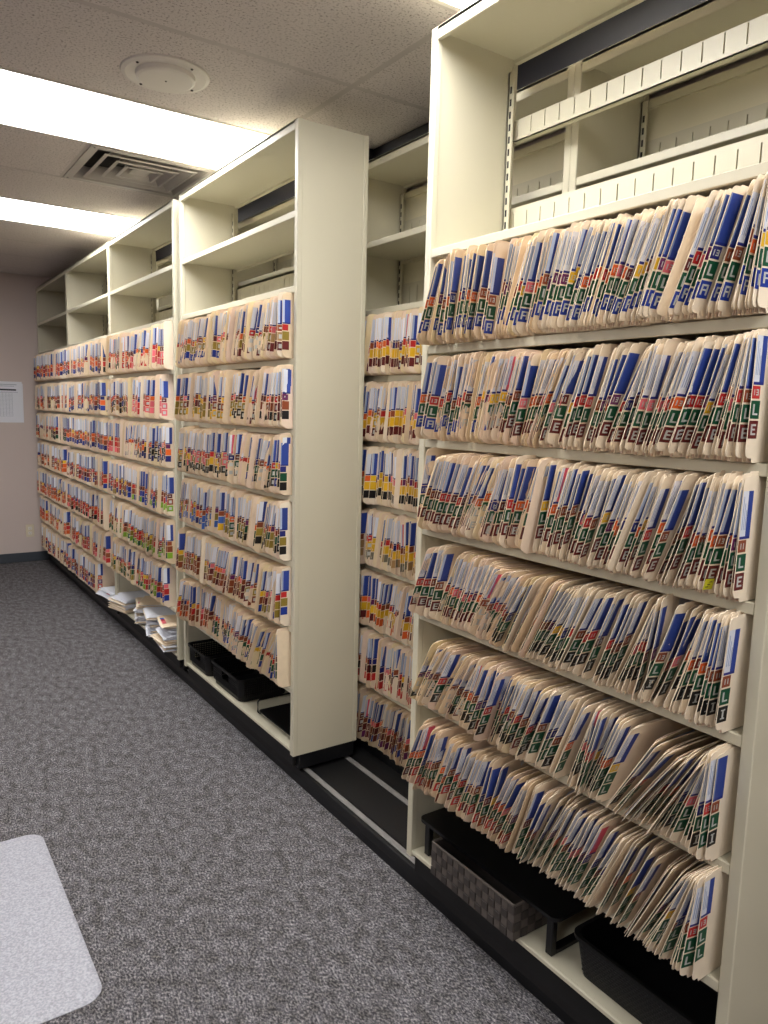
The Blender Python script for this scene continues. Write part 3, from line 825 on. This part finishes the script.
def tub(name, label, loc, L_, D_, H_, holes=True, handle=False, rz=0.0):
    """open plastic basket with rounded corners, tapered walls"""
    t = thing(name, label, 'basket', loc, 'black plastic baskets in the bottom bays')
    t.rotation_euler = (0, 0, rz)
    seg = 5
    def loop(ins, z, r=0.03): return [(x, y, z) for x, y in rounded(ins, D_ - ins, ins, L_ - ins, r, seg)]
    prof = [(0.012, 0.0), (0.0, H_ - 0.012)]
    if not holes:
        b = MB()
        rings = [loop(0.012, 0), loop(0.0, H_ - 0.010), loop(-0.006, H_ - 0.010), loop(-0.006, H_), loop(0.004, H_), loop(0.016, 0.004)]
        n = len(rings[0])
        for rg in rings: b.v += rg
        for a in range(len(rings) - 1):
            for i in range(n):
                j = (i + 1) % n; b.face((a * n + i, a * n + j, (a + 1) * n + j, (a + 1) * n + i))
        b.face(tuple(reversed(range(n)))); b.face(tuple(range(5 * n, 6 * n)))
        b.build('body', M['plastic'], t)
        b = MB()
        for r in range(11):
            z = 0.008 + r * (H_ - 0.022) / 11
            ins = 0.012 * (1 - z / (H_ - 0.01))
            m = int(L_ / 0.014)
            for i in range(m):
                y = 0.03 + (L_ - 0.06) * (i + 0.5 * (r % 2)) / m
                b.box(ins - 0.0014, ins + 0.001, y, y + 0.0095, z, z + 0.0055, ch=0.0006)
            m = int(D_ / 0.014)
            for i in range(m):
                x = 0.03 + (D_ - 0.06) * (i + 0.5 * (r % 2)) / m
                b.box(x, x + 0.0095, L_ - ins - 0.001, L_ - ins + 0.0014, z, z + 0.0055, ch=0.0006)
        tag(b.build('woven_relief', M['plastic'], t), kind='stuff')
        return t
    # perforated: floor, rim, lower band, lattice
    b = MB(); b.prism(rounded(0.012, D_ - 0.012, 0.012, L_ - 0.012, 0.03, seg), 0, 0.003); b.build('floor_plate', M['plastic'], t)
    def band(z0, z1, out, name):
        b = MB(); i0 = 0.012 * (1 - z0 / H_); i1 = 0.012 * (1 - z1 / H_)
        rings = [loop(i0 - out, z0), loop(i1 - out, z1), loop(i1 + 0.003, z1), loop(i0 + 0.003, z0)]
        n = len(rings[0])
        for rg in rings: b.v += rg
        for a in range(4):
            c = (a + 1) % 4
            for i in range(n):
                j = (i + 1) % n; b.face((a * n + i, a * n + j, c * n + j, c * n + i))
        return b.build(name, M['plastic'], t)
    band(0.0, 0.024, 0, 'lower_band'); band(H_ - 0.012, H_, 0.005, 'rim')
    b = MB()
    zs = [0.024 + k * (H_ - 0.036) / 7 for k in range(8)]
    for z in zs[1:-1]:
        i0 = 0.012 * (1 - z / H_)
        for bx in ((i0, i0 + 0.002, 0.03, L_ - 0.03), (D_ - i0 - 0.002, D_ - i0, 0.03, L_ - 0.03), (0.03, D_ - 0.03, i0, i0 + 0.002), (0.03, D_ - 0.03, L_ - i0 - 0.002, L_ - i0)):
            if handle and bx[1] - bx[0] < 0.01 and bx[0] < 0.05 and z > H_ * 0.5:
                m = (bx[2] + bx[3]) / 2
                b.box(bx[0], bx[1], bx[2], m - 0.04, z - 0.002, z + 0.002); b.box(bx[0], bx[1], m + 0.04, bx[3], z - 0.002, z + 0.002)
            else: b.box(*bx, z - 0.002, z + 0.002)
    m = int(L_ / 0.0115)
    for i in range(m + 1):
        y = 0.028 + (L_ - 0.056) * i / m
        hz = H_ * 0.5 if (handle and abs(y - L_ / 2) < 0.042) else H_ - 0.012
        b.box(0.0045, 0.0065, y - 0.002, y + 0.002, 0.022, hz); b.box(D_ - 0.0065, D_ - 0.0045, y - 0.002, y + 0.002, 0.022, H_ - 0.012)
    m = int(D_ / 0.0115)
    for i in range(m + 1):
        x = 0.028 + (D_ - 0.056) * i / m
        b.box(x - 0.002, x + 0.002, 0.0045, 0.0065, 0.022, H_ - 0.012); b.box(x - 0.002, x + 0.002, L_ - 0.0065, L_ - 0.0045, 0.022, H_ - 0.012)
    tag(b.build('lattice', M['plastic'], t), kind='stuff')
    # solid rounded corners
    for cx, cy, a0 in ((D_ - 0.03, L_ - 0.03, 0), (0.03, L_ - 0.03, 90), (0.03, 0.03, 180), (D_ - 0.03, 0.03, 270)):
        b = MB(); pts = [(cx + 0.026 * math.cos(math.radians(a0 + 15 * k)), cy + 0.026 * math.sin(math.radians(a0 + 15 * k))) for k in range(7)]
        pts += [(cx + 0.0235 * math.cos(math.radians(a0 + 15 * k)), cy + 0.0235 * math.sin(math.radians(a0 + 15 * k))) for k in range(6, -1, -1)]
        b.prism(pts, 0.022, H_ - 0.012); b.build('corner', M['plastic'], t)
    return t

tub('plastic_basket', 'black plastic basket with woven texture beside the riser in the nearest unit', (1.342, 0.720, zt), 0.375, 0.245, 0.105, holes=False)
tub('plastic_basket', 'black perforated basket at the far end of the middle unit bottom bay', (1.318, 3.440, zt), 0.275, 0.262, 0.108, handle=True)
tub('plastic_basket', 'black perforated basket nearest to the metal tray in the middle unit', (1.322, 3.050, zt), 0.345, 0.262, 0.112, handle=True)

# black desk tray in the middle unit
t = thing('desk_tray', 'black metal letter tray with loop ends on the bottom shelf of the middle unit', 'tray', (1.345, 2.565, zt))
b = MB(); b.prism(rounded(0.0, 0.235, 0.02, 0.33, 0.015), 0.020, 0.024); b.build('tray_plate', M['plastic'], t)
for y in (0.012, 0.338):
    b = MB(); b.tube([(0.01, y, 0.004), (0.002, y, 0.012), (0.002, y, 0.058), (0.010, y, 0.066), (0.225, y, 0.066), (0.233, y, 0.058), (0.233, y, 0.012), (0.225, y, 0.004), (0.01, y, 0.004)], 0.004, 8); b.build('loop_end', M['plastic'], t)
b = MB(); b.tube([(0.236, 0.012, 0.05), (0.236, 0.338, 0.05)], 0.003, 8); b.tube([(0.03, 0.012, 0.018), (0.03, 0.338, 0.018)], 0.003, 8); b.tube([(0.20, 0.012, 0.018), (0.20, 0.338, 0.018)], 0.003, 8); b.build('cross_bar', M['plastic'], t)

# ---------------------------------------------------------------- loose piles in the third unit
def flat_folder(mb_seed, th, paper):
    r = random.Random(mb_seed)
    b = MB()
    W_, L_ = 0.235, 0.300
    nx_, ny_ = 3, 3
    ph = r.uniform(0, 6)
    def Z(x, y): return 0.0015 * math.sin(9 * x + ph) * (1 - x / L_) + 0.004 * max(0, (0.08 - x) / 0.08) ** 2 * r_sign
    r_sign = r.choice([-0.5, 1, 0.4])
    for (dz, ins) in ((0.0, 0.0), (th, 0.012)):
        n = len(b.v)
        for side in (0, 1):
            for i in range(nx_ + 1):
                for j in range(ny_ + 1):
                    x = ins + (L_ - ins) * i / nx_; y = W_ * j / ny_
                    b.v.append((x, y, dz + Z(x, y) + 0.0025 + side * 0.001))
        st = ny_ + 1; o_ = (nx_ + 1) * st
        for i in range(nx_):
            for j in range(ny_):
                p = n + i * st + j
                b.face((p, p + 1, p + st + 1, p + st)); b.face((p + o_ + st, p + o_ + st + 1, p + o_ + 1, p + o_))
        for i in range(nx_):
            p = n + i * st; b.face((p, p + st, p + st + o_, p + o_)); p += ny_; b.face((p + o_, p + st + o_, p + st, p))
        for j in range(ny_):
            p = n + j; b.face((p + o_, p + 1 + o_, p + 1, p)); p += nx_ * st; b.face((p, p + 1, p + 1 + o_, p + o_))
    return b

pile_defs = [  # x, y, yaw, count, words
    (1.285, 4.790, 6, 9, 'far-post pile in the paper bay'),
    (1.275, 4.520, -20, 12, 'second pile in the paper bay'),
    (1.268, 4.225, -16, 12, 'third pile in the paper bay'),
    (1.262, 3.905, -8, 15, 'tall stickered pile in the paper bay'),
    (1.290, 5.125, 4, 7, 'small white pile in the next bay'),
]
def ordinal(q): return '%d%s' % (q, 'th' if 10 <= q % 100 <= 20 else {1: 'st', 2: 'nd', 3: 'rd'}.get(q % 10, 'th'))
for pi, (px, py, yw, cnt, words) in enumerate(pile_defs):
    r = random.Random(40 + pi)
    z = zt + 0.002
    for k in range(cnt):
        th = r.uniform(0.003, 0.008)
        white = r.random() < 0.55
        b = flat_folder(pi * 20 + k, th, white)
        where = 'topmost of' if k == cnt - 1 else ordinal(k + 1) + ' from bottom of'
        t = thing('loose_folder', ('white paper file ' if white else 'manila folder ') + 'lying ' + where + ' the ' + words, 'folder', (px + r.gauss(0, 0.008), py + r.gauss(0, 0.006), z), 'loose files in the ' + words)
        t.rotation_euler = (0, 0, math.radians(yw + r.gauss(0, 5)))
        b.build('cover', M['paperwhite'] if white else M['manila'], t)
        q = MB(); q.box(0.016, 0.285, 0.006, 0.228, 0.0036 + 0.0012, max(th, 0.0026) + 0.0022); q.build('papers', M['paperwhite'], t)
        if pi == 3 and k > cnt - 4 or r.random() < 0.25:
            s = MB(); y = 0.06
            for cnm in ('pink', 'pink', 'red', 'lblue')[: (4 if pi == 3 else 2)]:
                s.box(0.012, 0.034, y, y + 0.026, th + 0.0062, th + 0.0066, col=C[cnm]); y += 0.03
            s.build('stickers', M['print'], t, True)
        z += th + 0.0048

# ---------------------------------------------------------------- far wall
t = thing('wall_notice', 'white printed chart sheets taped to the far wall', 'notice', (0.885, YW - 0.001, 1.313))
one('back_sheet', M['paperwhite'], t, (0.02, 0.292, -0.0012, -0.0004, -0.006, 0.35))
b = MB(); n = 6
sh_ = MB()
for i in range(n + 1):
    x = 0.285 * i / n
    curl = 0.016 * max(0.0, (x - 0.2) / 0.085) ** 2
    sh_.v += [(x, -0.002 - curl, 0.0), (x, -0.002 - curl * 0.4, 0.18), (x, -0.002, 0.366)]
for i in range(n):
    for k in range(2):
        a = i * 3 + k; sh_.face((a, a + 3, a + 4, a + 1))
fs = sh_.build('front_sheet', M['paperwhite'], t)
def ink(name, rects, mt):
    b = MB()
    for (x0, x1, z0, z1) in rects: b.box(x0, x1, -0.0032, -0.0026, z0, z1)
    return b.build(name, mt, fs)
ink('heading_bar', [(0.09, 0.235, 0.284, 0.298)], M['inkdark'])
ink('heading_text', [(0.05, 0.24, 0.336, 0.341), (0.07, 0.22, 0.322, 0.326), (0.02, 0.25, 0.268, 0.271)], M['ink'])
ink('table_lines', [(0.018 + 0.026 * k, 0.0195 + 0.026 * k, 0.05, 0.262) for k in range(8)] + [(0.018, 0.20, 0.05 + 0.0118 * k, 0.0512 + 0.0118 * k) for k in range(19)], M['ink'])

t = thing('wall_outlet', 'ivory wall outlet low on the far wall', 'outlet', (1.155, YW - 0.001, 0.235))
one('plate', M['ivory'], t, (0, 0.072, -0.006, 0, 0, 0.118), ch=0.002)
for z in (0.022, 0.068):
    s = one('socket', M['white_paint'], t, (0.020, 0.052, -0.0085, -0.005, z, z + 0.028), ch=0.002)
    one('pin_slots', M['slot'], s, (0.028, 0.030, -0.0088, -0.0084, z + 0.012, z + 0.021), (0.042, 0.044, -0.0088, -0.0084, z + 0.012, z + 0.021), (0.034, 0.038, -0.0088, -0.0084, z + 0.004, z + 0.008))

# ---------------------------------------------------------------- chair mat
b = MB(); pts = rounded(-0.62, 0.416, 1.795, 2.685, 0.055, 8)
n = len(pts)
inner = rounded(-0.612, 0.408, 1.803, 2.677, 0.05, 8)
b.v += [(x, y, 0.0005) for x, y in pts] + [(x, y, 0.0025) for x, y in pts] + [(x, y, 0.0042) for x, y in inner]
for i in range(n):
    j = (i + 1) % n
    b.face((i, j, n + j, n + i)); b.face((n + i, n + j, 2 * n + j, 2 * n + i))
b.face(tuple(range(2 * n, 3 * n))); b.face(tuple(reversed(range(n))))
o = b.build('chair_mat', M['matvinyl']); tag(o, 'pale frosted plastic chair mat with rounded corners on the carpet', 'chair mat')
